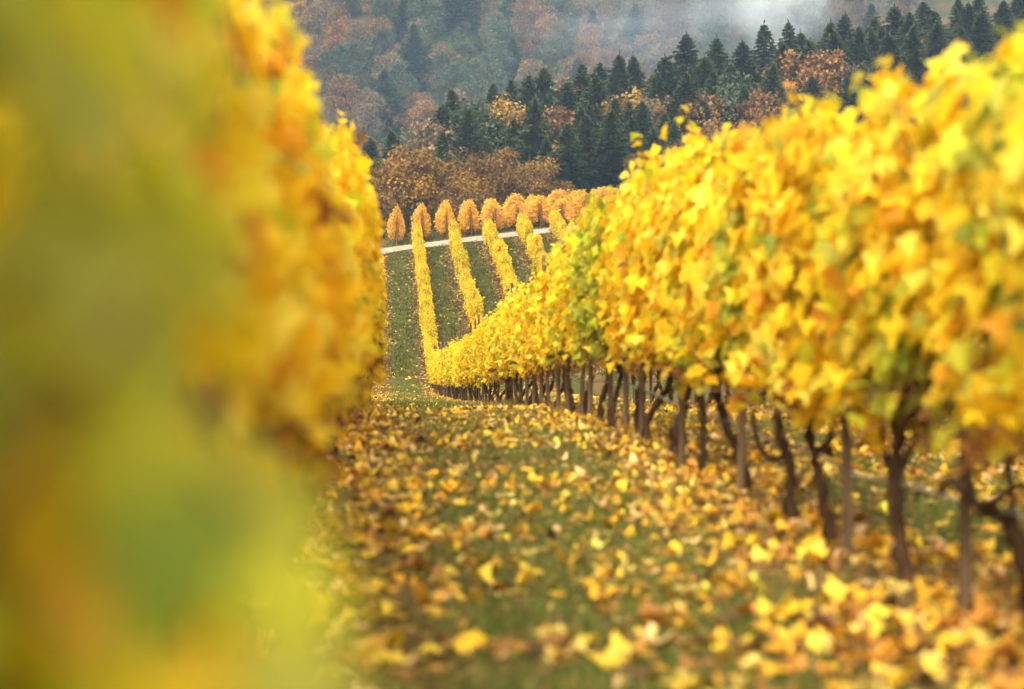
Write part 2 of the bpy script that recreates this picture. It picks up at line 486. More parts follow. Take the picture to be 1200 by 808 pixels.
def vine_trunk(seed, path=None, arms=True, rad=.034):
    r = np.random.default_rng(seed)
    if path is None:
        lx, ly = r.normal(0, .05), r.normal(0, .10)
        path = [(0, 0, -.08), (r.normal(0, .02), r.normal(0, .03), .18), (lx + r.normal(0, .02), ly, .45), (lx, ly * 1.2, .70)]
    q = smooth_path(path, 26)
    f = np.linspace(0, 1, 26); q[2:-1] += r.normal(0, .006, (23, 3))
    rd = .80 * rad * (1.25 - .55 * f) * (1 + .14 * r.standard_normal(26)); rd[0] *= 1.35; rd[-3:] *= 1.35
    parts = [tube(q, rd, 9, .15, r)]
    arm = []
    if arms:
        h = q[-1]
        for s in (-1, 1):
            e = h + (r.normal(0, .03), s * r.uniform(.40, .58), .06 + r.normal(0, .02))
            mid = h + (r.normal(0, .03), s * .18, .09)
            a = smooth_path([h, mid, e], 8)
            arm.append(tube(a, np.linspace(.020, .010, 8) * (1 + .1 * r.standard_normal(8)), 6, .08, r))
    return parts[0], merge(arm) if arm else None

class Variant: pass
def make_variant(seed, **k):
    v = Variant()
    P, R, SC, C, cane = vine_foliage(seed, **k)
    r = np.random.default_rng(seed + 900)
    V, F, CC = batch_leaves(T_VINE, P, R, SC, C, r)
    v.fol = mesh_np('foliage', V, F, M_VLEAF, CC)
    v.can = mesh_np('canes', *cane, M_CANE, smooth=True)
    tr, ar = vine_trunk(seed)
    v.trk = mesh_np('trunk', *tr, M_BARK, smooth=True); v.arm = mesh_np('cordon', *ar, M_BARK, smooth=True)
    return v
V_Y = [make_variant(100 + i, base='yellow', patch=['green', 'gold', 'mixed'][i % 3]) for i in range(9)]
V_G = [make_variant(200 + i, base='yellow', patch='gold', zlo=.72) for i in range(4)]
V_M = [make_variant(300 + i, base='mixed', patch='green') for i in range(4)]
V_GR = [make_variant(400 + i, base='green', patch='yellow') for i in range(3)]
V_O = [make_variant(500 + i, base='orange', patch='gold', zlo=.50, zhi=2.15, half=.78, thick=.42, shoots=2, flame=True) for i in range(5)]

def place_vine(v, X, Y, label, group, r, sc=1.0, wide=1.0):
    e = link('grapevine', None, None, (X, Y, float(H(X, Y)) - .01))
    e.empty_display_size = .2
    e.rotation_euler = (0, 0, (math.pi if r.random() < .5 else 0) + r.normal(0, .04))
    s = sc * r.uniform(.95, 1.06)
    e.scale = (s * wide, s, s * r.uniform(.97, 1.04))
    tag(e, label, 'grapevine', group)
    link('trunk', v.trk, e); link('cordon', v.arm, e)
    tag(link('canes', v.can, e), kind='stuff'); tag(link('foliage', v.fol, e), kind='stuff')
    return e

# individual leaf meshes: shape x colour, shared between all near leaves
LEAFMESH = {}
def leaf_mesh(t, c):
    if (t, c) not in LEAFMESH:
        V, F = T_NEAR[t]
        cc = np.clip(PC[c] * (1 + .10 * rng.standard_normal((len(V), 1))), .003, .92)
        LEAFMESH[t, c] = mesh_np('leaf', V, F, M_VLEAF, cc, smooth=True)
    return LEAFMESH[t, c]

def near_vine(X, Y, label, group, seed, path=None, nleaf=130, extra_path=None, keep=None, rad=.034, cut=None, shoot=None, **k):
    """a vine whose showing leaves are parts of their own"""
    e = link('grapevine', None, None, (X, Y, float(H(X, Y)) - .01)); e.empty_display_size = .2
    tag(e, label, 'grapevine', group)
    P, R, SC, C, cane = vine_foliage(seed, **k)
    r = np.random.default_rng(seed + 900)
    if cut is not None:
        s = cut(P[:, 0] + X, P[:, 1] + Y, P[:, 2] + e.location.z)
        P, R, SC, C = P[s], R[s], SC[s], C[s]
    side = -1.0 if X > 0 else 1.0
    score = side * P[:, 0] - .25 * P[:, 1] + .35 * np.maximum(P[:, 2] - 1.9, 0) + r.normal(0, .03, len(P))
    order = np.argsort(-score)
    ind, rest = order[:nleaf], order[nleaf:]
    V, F, CC = batch_leaves(T_NEAR, P[rest], R[rest], SC[rest], C[rest], r)
    tag(link('foliage', mesh_np('foliage', V, F, M_VLEAF, CC, smooth=True), e), kind='stuff')
    tag(link('canes', mesh_np('canes', *cane, M_CANE, smooth=True), e), kind='stuff')
    tr, ar = vine_trunk(seed, path, arms=True, rad=rad)
    link('trunk', mesh_np('trunk', *tr, M_BARK, smooth=True), e)
    link('cordon', mesh_np('cordon', *ar, M_BARK, smooth=True), e)
    for ep, r0, r1 in (extra_path or []):
        q = smooth_path(ep, 12)
        link('arm', mesh_np('arm', *tube(q, np.linspace(r0, r1, 12) * (1 + .1 * r.standard_normal(12)), 7, .08, r), M_BARK, smooth=True), e)
    for i in ind:
        c = int(np.argmin(((PC - C[i]) ** 2).sum(1)))
        o = link('leaf', leaf_mesh(int(r.integers(0, len(T_NEAR))), c), e)
        o.matrix_local = Matrix.Translation(P[i]) @ Matrix(R[i].tolist()).to_4x4() @ Matrix.Scale(float(SC[i]), 4)
    if shoot is not None:              # a long low shoot hanging out over the aisle, its leaves turned along the row
        inv = np.array([X, Y, e.location.z])
        q = smooth_path(np.array(shoot) - inv, 14)
        link('shoot', mesh_np('shoot', *tube(q, np.linspace(.006, .0025, 14), 5), M_CANE, smooth=True), e)
        for i in range(2, 14):
            o_ = np.array([(-1) ** i * .022 - .012, r.normal(0, .02), r.normal(-.02, .015)])
            R_ = frames(np.array([[r.normal(.1, .3), -1.0, .35 + r.normal(0, .2)]]), np.array([[(-1) ** i * .5, 0, -1.0]]))[0]
            o = link('leaf', leaf_mesh(int(r.integers(0, len(T_NEAR))), PN.index(['olive', 'lime', 'olive', 'green', 'lime', 'yellow'][i % 6])), e)
            o.matrix_local = Matrix.Translation(q[i] + o_) @ Matrix(R_.tolist()).to_4x4() @ Matrix.Scale(float(r.uniform(.065, .095)), 4)
    return e

# ------------------------------------------------------------------ the row that carries the drip hose (right of the aisle)
rv = np.random.default_rng(21)
G1 = 'vines of the row with the drip hose'
near_vine(ROW0, 5.45, 'golden grapevine at the hose row, next beyond the forked one', G1, 619, base='yellow', patch='mixed', nleaf=60, zhi=1.93)
near_vine(ROW0 + .10, 6.75, 'grapevine with elbowed trunk whose arm reaches back to a thin stake', G1, 601,
    path=[(.03, 0, -.06), (.0, 0, .15), (-.03, .02, .32), (-.10, .02, .42), (-.16, .0, .44)], rad=.036,
    extra_path=[([(-.03, .02, .33), (-.04, .05, .45), (-.045, .1, .62), (-.05, .2, .80)], .016, .010), ([(-.16, 0, .44), (-.19, .02, .50), (-.20, .05, .72)], .020, .012)],
    base='yellow', patch='green', plev=.35, nleaf=150, zlo=.70, zhi=1.94)
near_vine(ROW0 + .02, 8.15, 'grapevine with thick upright trunk under a dense tangle of dry twigs', G1, 602,
    path=[(.03, 0, -.06), (.0, 0, .18), (-.02, 0, .38), (-.01, .02, .58), (.02, 0, .76)], rad=.044, base='yellow', patch='green', plev=.15, nleaf=150, zhi=1.95,
    extra_path=[([(-.01, 0, .45), (.07, .05, .62), (.10, .1, .80)], .018, .011), ([(-.02, 0, .42), (-.05, .08, .60), (-.03, .15, .80)], .02, .012)])
near_vine(ROW0 + .0, 9.45, 'grapevine with slender forked trunk leaning beside a pale stake', G1, 603,
    path=[(.04, 0, -.06), (.0, 0, .18), (-.04, 0, .38), (-.06, .02, .50), (-.06, 0, .78)], base='yellow', patch='gold', nleaf=140,
    extra_path=[([(-.05, 0, .46), (.03, .05, .52), (.05, .08, .66)], .022, .013)])
near_vine(ROW0 + .0, 10.45, 'grapevine with low curved side arm hooking upward', G1, 604,
    path=[(.02, 0, -.06), (.03, 0, .16), (.03, 0, .34), (-.02, .02, .48), (-.05, 0, .78)], base='gold', patch='green', plev=.5, nleaf=130,
    extra_path=[([(.02, 0, .36), (-.07, .02, .36), (-.13, .05, .44), (-.15, .08, .60)], .020, .012)])
near_vine(ROW0 + .03, 12.0, 'grapevine with thin trunk tilted toward the aisle', G1, 605,
    path=[(.05, 0, -.06), (.02, 0, .16), (-.07, 0, .42), (-.13, .02, .60), (-.13, 0, .80)], base='yellow', patch='green', nleaf=120)
near_vine(ROW0, 13.2, 'grapevine with straight dark trunk, yellow leaves flushed lime', G1, 606, base='yellow', patch='mixed', nleaf=110)
ORDW = 'first second third fourth fifth sixth seventh eighth ninth tenth eleventh twelfth thirteenth fourteenth fifteenth sixteenth seventeenth eighteenth nineteenth twentieth'.split() + ['twenty-' + q for q in 'first second third fourth fifth'.split()]
Y = 14.45
k = 0
while Y < 135.5:
    X = ROW0 + rv.normal(0, .03)
    if 17.2 < Y < 19.5:
        v, lab = V_GR[k % 3], 'green-leaved grapevine among yellow ones in the hose row'
    elif Y < 60:
        if rv.random() < .12: v, lab = V_M[k % 4], 'patchy green and gold grapevine in the hose row beside the aisle'
        elif rv.random() < .3: v, lab = V_G[k % 4], 'deep golden grapevine in the hose row beside the aisle'
        else: v, lab = V_Y[k % 9], 'bright yellow grapevine in the hose row beside the aisle'
    elif Y < 92:
        v, lab = (V_Y + V_M)[int(rv.integers(13))], 'small yellow grapevine where the hose row dips into the hollow'
    else:
        v, lab = (V_Y + V_M)[int(rv.integers(13))], 'yellow grapevine on the far slope, first line below the road'
    if Y < 40: lab = lab.replace(' in the hose row beside the aisle', '').replace(' among yellow ones in the hose row', '') + f', {ORDW[k]} in the hose row past the tilted trunk'
    place_vine(v, X, Y, lab, G1, rv, sc=float(np.interp(Y, [16, 20, 25, 33, 46, 88, 96], [1.04, .97, .88, .80, .76, .78, .92])), wide=1.0 if Y < 30 else (1.2 if Y < 85 else 1.15))
    Y += 1.25 + rv.normal(0, .05) if Y < 92 else 1.35
    k += 1

# ------------------------------------------------------------------ the row beside the camera
G2 = 'vines of the row opposite the hose row'
def keep_clear(x, y, z):
    slope = np.where(z < .93, -.005, .072)              # hedged back from where the camera stands
    lim = np.where(y < 2.6, -.045 - slope * np.clip(y, .3, 2.6), np.interp(z, [.9, 1.3, 1.7, 2.05], [-.15, -.21, -.30, -.40]))
    return (x < lim) & ((y > .55) | (x < -.3))
lv = [(-.1, 'olive', 'green'), (1.15, 'olive', 'green'), (2.4, 'mixed', 'olive'), (3.6, 'yellow', 'olive'), (4.85, 'yellow', 'green')]
LL = ['blurred olive green grapevine close beside the lens, low shoots hanging', 'olive green grapevine leaning over the aisle edge, second of its row',
      'green and gold grapevine third in the row opposite the hose', 'yellow grapevine with olive patches after the green and gold one', 'yellow grapevine with green patches fifth in the row opposite the hose']
for i, (yy, b_, p_) in enumerate(lv):
    near_vine(LROW, yy, LL[i], G2, 700 + i, base=b_, patch=p_, nleaf=150, cut=keep_clear, shoot=[(-.34, 1.35, .98), (-.20, 1.22, .99), (-.10, 1.08, .95), (-.058, .98, .90), (-.045, .90, .83)] if i == 1 else None, shoots=2, zhi=1.98, zlo=[.36, .36, .44, .76, .82][i], n=[800, 800, 760, 720, 720][i])
for i, yy in enumerate([6.1, 7.35, 8.6, 9.85, 11.1]):
    near_vine(LROW, yy, ['golden grapevine with rusty patches opposite the hose row', 'bright yellow grapevine opposite the hose row, rusty leaf bases',
        'yellow grapevine with low hanging golden cluster opposite the hose row', 'glowing yellow grapevine over a bare dark trunk opposite the hose row', 'yellow grapevine with tall ragged shoots opposite the hose row'][i],
        G2, 710 + i, base='yellow' if i else 'gold', patch='gold' if i > 1 else 'mixed', nleaf=110, zlo=[.84, .82, .76, .76, .80][i], thick=.30, cut=(lambda x, y, z: x < np.interp(z, [.9, 1.3, 1.7, 2.1], [-.08, -.12, -.22, -.32])), shoots=2)
Y = 12.35; k = 0
while Y < 48:
    v = (V_Y + V_G)[int(rv.integers(13))] if rv.random() < .85 else V_M[k % 4]
    place_vine(v, LROW + rv.normal(0, .03), Y, 'bright yellow grapevine far along the row opposite the hose', G2, rv, 1.03)
    Y += 1.25; k += 1

# ------------------------------------------------------------------ further rows beyond the hose row
def row_vines(X, y0, y1, dy, pool, label, group):
    Y = y0
    while Y < y1:
        place_vine(pool[int(rv.integers(len(pool)))], X + rv.normal(0, .03), Y, label, group, rv, 1.0 if Y < 85 else float(rv.uniform(.82, 1.02)), float(rv.uniform(1.0, 1.4)) if Y > 85 else 1.0)
        Y += dy
row_vines(ROW0 + DROW, 13.0, 38, 1.25, V_Y + V_G, 'yellow grapevine seen between the trunks of the hose row', 'vines of the second row behind the hose row')
row_vines(ROW0 + DROW, 97, 136.0, 1.35, V_Y + V_M + V_M, 'yellow grapevine on the far slope, second line below the road', 'second vine line on the far slope')
row_vines(ROW0 + 2 * DROW, 21, 32, 1.3, V_Y, 'yellow grapevine two rows behind the hose row', 'vines of the third row behind the hose row')
row_vines(ROW0 + 2 * DROW, 103, 138.6, 1.35, V_Y + V_M + V_M, 'yellow grapevine on the far slope, third line below the road', 'third vine line on the far slope')
row_vines(ROW0 + 3 * DROW, 108, 141.0, 1.4, V_Y + V_M + V_M, 'yellow grapevine on the far slope, fourth line below the road', 'fourth vine line on the far slope')
row_vines(ROW0 + 4 * DROW, 120, 143.2, 1.4, V_Y + V_M + V_M, 'yellow grapevine on the far slope, fifth line below the road', 'fifth vine line on the far slope')
row_vines(ROW0 + 5 * DROW, 128, 145.4, 1.4, V_Y + V_M + V_M, 'yellow grapevine on the far slope, sixth line below the road', 'sixth vine line on the far slope')

# orange rows above the road
ORD = ['first', 'second', 'third', 'fourth', 'fifth', 'sixth', 'seventh', 'eighth', 'ninth', 'tenth', 'eleventh', 'twelfth']
orange_posts = []
bulk = []
for i in range(12):
    X = 0.75 + 1.78 * i
    y0 = float(road_y(X)) + 4.2
    orange_posts.append((X, y0 - .5))
    for j in range(8):
        yy = y0 + .3 + 1.35 * j
        if j < 3:
            place_vine(V_O[int(rv.integers(5))], X, yy, f'orange grapevine above the road, {ORD[i]} row counted from the low end', 'orange vines above the road', rv, float(rv.uniform(.95, 1.2)), float(np.interp(i, [0, 2, 5, 8], [.8, 1.15, 1.8, 2.3]) * rv.uniform(.85, 1.15)))
        else:
            bulk.append((X, yy))
v = V_O[0]
BV = []; BF = []; BC = []; off = 0
for X, yy in bulk:
    P, R, SC, C, cane = vine_foliage(int(rv.integers(1e6)), 'orange', 'gold', n=170, zlo=.55, zhi=2.1, half=.78, thick=.58, shoots=1, flame=True)
    V, F, CC = batch_leaves(T_VINE, P, R, SC * 1.7, C, rv)
    BV.append(V + (X, yy, float(H(X, yy)))); BF.append(F + off); BC.append(CC); off += len(V)
tag(link('distant_vines', mesh_np('distant_vines', np.vstack(BV), np.vstack(BF), M_VLEAF, np.vstack(BC))),
    'orange vine foliage running over the rise above the road', 'vines', kind='stuff')

# ------------------------------------------------------------------ posts, wires, hose
def post_mesh(h, rad, seed, n=9):
    r = np.random.default_rng(seed)
    z = np.array([-.25, 0, .3, .8, h - .05, h])
    pts = np.stack([r.normal(0, .004, 6), r.normal(0, .004, 6), z], -1)
    rd = rad * np.array([1, 1.02, 1, .98, .97, .82])
    return mesh_np('post', *tube(pts, rd, n, .03, r), M_POST)
PM = [post_mesh(1.95, .026, 5 + i) for i in range(4)]
PMB = [post_mesh(1.75, .05, 15 + i) for i in range(3)]
def place_post(X, Y, label, group, mesh, tilt=.02):
    o = link('vineyard_post', mesh, None, (X, Y, float(H(X, Y))))
    o.rotation_euler = (rv.normal(0, tilt), rv.normal(0, tilt), rv.uniform(0, 6.28))
    return tag(o, label, 'post', group)
GP = 'stakes of the hose row'
place_post(ROW0 + .0, 7.15, 'thin weathered wooden stake just before the elbowed vine', GP, PM[0], .01)
place_post(ROW0 + .02, 9.12, 'pale wooden stake touching the slender forked vine', GP, PM[1], .01)
place_post(ROW0 + .02, 11.9, 'short dark stake behind the hooked vine', GP, PM[2], .02)
place_post(ROW0 - .0, 14.1, 'straight brown stake standing clear toward the aisle', GP, PMB[0] if False else PM[3], .01)
Y = 16.2; ns_ = 0
while Y < 90:
    place_post(ROW0 + rv.normal(0, .02), Y, f'brown wooden stake, {ORDW[ns_]} past the straight clear-standing stake of the hose row' if ns_ < 14 else 'small brown stake far along the hose row', GP, PM[int(rv.integers(4))])
    ns_ += 1
    Y += 1.35 if Y < 34 else 2.4
for Y in np.arange(2.9, 40, 2.5):
    place_post(LROW + rv.normal(0, .02), Y, 'wooden stake under the row opposite the hose', 'stakes of the row opposite the hose', PM[int(rv.integers(4))])
for Y in np.arange(15, 37, 2.4):
    place_post(ROW0 + DROW + rv.normal(0, .02), Y, 'wooden stake seen beyond the hose row', 'stakes of the second row', PM[int(rv.integers(4))])
for i in range(0, 6):
    X = ROW0 + i * DROW
    place_post(X, float(road_y(X)) - 3.0, f'end stake of the {ORD[i]} vine line below the road', 'end stakes below the road', PMB[i % 3])
for i, (X, Y) in enumerate(orange_posts):
    place_post(X, Y, f'dark end post of the {ORD[i]} orange row above the road', 'end posts above the road', PMB[i % 3])

def line(name, X, y0, y1, z, rad, mat, label, cat, group=None, sag=.0, n=90, off=0.0):
    yy = np.linspace(y0, y1, n)
    zz = np.interp(yy, np.linspace(y0, y1, 30), H(np.full(30, X), np.linspace(y0, y1, 30))) + z
    zz = zz + sag * np.sin(yy * 2.62) * np.sin(yy * .7 + 1)
    pts = np.stack([X + off + .01 * np.sin(yy * 1.1), yy, zz], -1)
    return tag(link(name, mesh_np(name, *tube(pts, np.full(n, rad), 6), mat, smooth=True)), label, cat, group)
line('irrigation_hose', ROW0, 3.0, 60, .40, .0085, M_HOSE, 'grey drip hose sagging between the trunks beside the aisle', 'hose', sag=.022, n=300, off=.05)
line('irrigation_hose', ROW0 + DROW, 12.0, 40, .42, .0085, M_HOSE, 'grey drip hose along the second row behind', 'hose', sag=.02, n=120, off=.04)
for z, nm in ((.74, 'lowest'), (1.25, 'middle'), (1.75, 'top')):
    line('trellis_wire', ROW0, 3.0, 90, z, .0018, M_WIRE, f'{nm} steel trellis wire of the hose row', 'wire', 'trellis wires of the hose row')
    line('trellis_wire', LROW, 0.9, 60, z, .0018, M_WIRE, f'{nm} steel trellis wire of the row opposite the hose', 'wire', 'trellis wires opposite the hose')
line('trellis_wire', ROW0 + DROW, 12.0, 40, .74, .0018, M_WIRE, 'lowest steel trellis wire of the second row behind', 'wire', 'trellis wires of the second row')

# ------------------------------------------------------------------ fallen leaves
FALLC = np.array([(.74, .44, .02), (.70, .34, .02), (.64, .46, .10), (.46, .20, .03), (.26, .11, .025), (.80, .54, .05), (.72, .46, .18), (.10, .05, .02)])
FALLW = np.array([2.6, 2.8, 1.8, 2.0, 1.5, 1.2, 1.7, .7]); FALLW /= FALLW.sum()
def row_dist(X):
    d = np.abs((X - ROW0 + DROW / 2) % DROW - DROW / 2)
    return np.minimum(d, np.where(X < .6, np.abs(X - LROW), 9))
def scatter(n, x0, x1, y0, y1, centre, spread, r):
    X = r.uniform(x0, x1, n); Y = r.uniform(y0, y1, n)
    d = row_dist(X)
    p = centre + (1 - centre) * np.exp(-(d / spread) ** 2)
    p = p * np.clip(.66 + .60 * fnoise(X, Y, 31, 2.2), .16, 1.0)
    p = p * np.where(X < .75, .72, 1.0)
    s = r.random(n) < p
    return X[s], Y[s]
def lay(X, Y, r, smin, smax, tmpl, tilt=.42, lift=.022):
    n = len(X)
    P = np.stack([X, Y, H(X, Y) + lift + np.abs(r.normal(0, .012, n))], -1)
    nr = np.stack([r.normal(0, tilt, n), r.normal(0, tilt, n), np.where(r.random(n) < .5, 1, -1) * np.ones(n)], -1)
    tp = np.stack([r.normal(0, 1, n), r.normal(0, 1, n), r.normal(0, .2, n)], -1)
    C = FALLC[r.choice(len(FALLC), n, p=FALLW)] * (1 + .18 * r.standard_normal((n, 1)))
    return P, frames(nr, tp), r.uniform(smin, smax, n), C
rf = np.random.default_rng(41)
X1, Y1 = scatter(66000, -.9, 9.5, 4.6, 30, .17, .68, rf)
P, R, SC, C = lay(X1, Y1, rf, .05, .122, T_FALL, .20, .012)
ix, iy = proj(P[:, 0], P[:, 1], P[:, 2])
inview = (ix > 330) & (ix < 1190) & (iy < 830) & (SC > .075)
cand = np.where(inview)[0]
front = cand[np.argsort(P[cand, 1])][:300]
is_front = np.zeros(len(P), bool); is_front[front] = True
V1 = batch_leaves(T_FALL, P[~is_front], R[~is_front], SC[~is_front], C[~is_front], rf)
X2, Y2 = scatter(20000, -.8, 7.5, 30, 93, .22, .55, rf)
a2 = lay(X2, Y2, rf, .07, .12, T_FALL, .22, .012)
V2 = batch_leaves(T_FALL, *a2, rf)
X3, Y3 = scatter(120000, -.6, 15, 91, 150, .012, .60, rf)
ok = Y3 < road_y(X3) - 3.5
X3, Y3 = X3[ok], Y3[ok]
a3 = lay(X3, Y3, rf, .13, .20, T_FALL, .4)
a3[3][:] = np.array([(.34, .19, .07), (.26, .14, .05), (.42, .27, .10), (.18, .10, .04), (.48, .32, .06)])[rf.integers(0, 5, len(X3))] * rf.uniform(.75, 1.2, (len(X3), 1))
T_DIA = [(np.array([(-.42, -.1, z), (0, -.5, .05), (.45, .02, z), (.05, .52, .03)]), np.array([[0, 1, 2], [0, 2, 3]])) for z in (.0, .12, -.12)]
V3 = batch_leaves(T_DIA, *a3, rf)
n1, n2 = len(V1[0]), len(V2[0])
X4, Y4 = rf.uniform(-.9, 6, 30000), rf.uniform(4.6, 26, 30000)      # crumbled scraps
a4 = lay(X4, Y4, rf, .018, .05, T_DIA, .3, .008)
a4[3][:] = np.array([(.30, .17, .05), (.20, .10, .035), (.44, .27, .05), (.12, .065, .025)])[rf.integers(0, 4, len(X4))]
V4 = batch_leaves(T_DIA, *a4, rf)
V3 = (np.vstack([V3[0], V4[0]]), np.vstack([V3[1], V4[1] + len(V3[0])]), np.vstack([V3[2], V4[2]]))
FV = np.vstack([V1[0], V2[0], V3[0]]); FF = np.vstack([V1[1], V2[1] + n1, V3[1] + n1 + n2]); FC = np.vstack([V1[2], V2[2], V3[2]])
tag(link('fallen_leaves', mesh_np('fallen_leaves', FV, FF, M_FALLEN, FC)), 'litter of yellow and brown fallen vine leaves under the rows', 'leaves', kind='stuff')
FM = {}
FNAME = ['bright yellow', 'golden orange', 'pale straw', 'rusty brown', 'dark brown', 'light yellow', 'pale tan', 'blackened']
for i in front:
    c = int(np.argmin(((FALLC - C[i]) ** 2).sum(1))); t = int(rf.integers(len(T_FNEAR)))
    if (t, c) not in FM:
        Vt, Ft = T_FNEAR[t]
        FM[t, c] = mesh_np('fallen_leaf', Vt, Ft, M_FALLEN, np.clip(FALLC[c] * (1 + .15 * rf.standard_normal((len(Vt), 1))), .003, .9), smooth=True)
    o = link('fallen_leaf', FM[t, c])
    o.matrix_world = Matrix.Translation(P[i] + (0, 0, .006)) @ Matrix(R[i].tolist()).to_4x4() @ Matrix.Scale(float(SC[i]) * 1.1, 4)
    tag(o, f'{FNAME[c]} fallen vine leaf lying on the grassy aisle floor', 'leaf', f'{FNAME[c]} fallen leaves')

# ------------------------------------------------------------------ grass
def blades(X, Y, r, h0, h1, wid, cols):
    n = len(X); Z = H(X, Y) - .004
    a = r.uniform(0, 6.28, n); hgt = r.uniform(h0, h1, n)
    lean = r.uniform(.15, .9, n) * hgt; b = r.uniform(0, 6.28, n)
    dx, dy = np.cos(a) * wid, np.sin(a) * wid
    base = np.stack([X, Y, Z], -1)
    off = np.stack([dx, dy, 0 * dx], -1)
    mid = base + np.stack([np.cos(b) * lean * .3, np.sin(b) * lean * .3, hgt * .6], -1)
    tip = base + np.stack([np.cos(b) * lean, np.sin(b) * lean, hgt], -1)
    V = np.stack([base - off, base + off, mid + off * .7, mid - off * .7, tip], 1)
    o = (np.arange(n) * 5)[:, None, None]
    F = (np.array([[0, 1, 2], [0, 2, 3], [3, 2, 4]])[None] + o).reshape(-1, 3)
    C = np.repeat((cols[r.integers(0, len(cols), n)] * (1 + .2 * r.standard_normal((n, 1))))[:, None], 5, 1)
    return V.reshape(-1, 3), F, np.clip(C.reshape(-1, 3), .004, .8)
GC = np.array([(.075, .125, .014), (.105, .15, .018), (.055, .095, .012), (.14, .15, .022), (.20, .15, .04), (.15, .11, .035)])
DC = np.array([(.21, .125, .042), (.28, .175, .055), (.13, .075, .025), (.12, .11, .02)])
def grass_field(n, x0, x1, y0, y1, r, inner=.50):
    X = r.uniform(x0, x1, n); Y = r.uniform(y0, y1, n)
    d = row_dist(X)
    p = np.clip((d - .12) / inner, .14, 1) * np.clip(.55 + .75 * fnoise(X, Y, 55, 2.0), .08, 1)
    s = r.random(n) < p
    return X[s], Y[s]
gx, gy = grass_field(230000, -.6, 6.2, 4.6, 26, rf)
B1 = blades(gx, gy, rf, .03, .085, .0035, GC)
gx, gy = grass_field(60000, -.6, 6.5, 26, 92, rf)
B2 = blades(gx, gy, rf, .05, .10, .009, GC)
gx, gy = grass_field(110000, -1.5, 17, 92, 155, rf)
ok = np.abs(gy - road_y(gx)) > 2.0 + .5 * fnoise(gx, gy, 15, 1.2)
B3 = blades(gx[ok], gy[ok], rf, .08, .16, .028, np.vstack([GC[[0, 2, 2, 5]] * .75, DC[[2, 3]] * .8]))
gx = rf.uniform(0, 24, 14000); gy = road_y(gx) + rf.uniform(2.8, 14, 14000)
B4 = blades(gx, gy, rf, .08, .2, .025, np.vstack([GC, DC]))
gx = rf.uniform(-.6, 5.5, 36000); gy = rf.uniform(4.6, 26, 36000)
ok = fnoise(gx, gy, 58, 3.0) > -.1
B5 = blades(gx[ok], gy[ok], rf, .015, .06, .0035, DC)
parts = [B1, B2, B3, B4, B5]
off = 0; FV, FF, FC = [], [], []
for V, F, Cc in parts:
    FV.append(V); FF.append(F + off); FC.append(Cc); off += len(V)
tag(link('grass', mesh_np('grass', np.vstack(FV), np.vstack(FF), M_GRASS, np.vstack(FC))), 'short green grass of the aisles between vine rows', 'grass', kind='stuff')
# dry weeds under the rows
n = 26000
X = np.concatenate([rf.normal(ROW0, .30, n // 2), rf.normal(LROW + .1, .25, n // 6), rf.normal(ROW0 + DROW, .3, n // 3)])
Yw = rf.uniform(4.8, 42, len(X))
s = fnoise(X, Yw, 77, 2.5) > .05
tag(link('dry_weeds', mesh_np('dry_weeds', *blades(X[s], Yw[s], rf, .04, .14, .003, DC)[:2], M_GRASS)), kind='stuff')
o = bpy.data.objects['dry_weeds']
Vw, Fw, Cw = blades(X[s], Yw[s], rf, .04, .14, .003, DC)
o.data = mesh_np('dry_weeds', Vw, Fw, M_GRASS, Cw)
tag(o, 'thin dry brown weeds around the vine trunks', 'weeds')

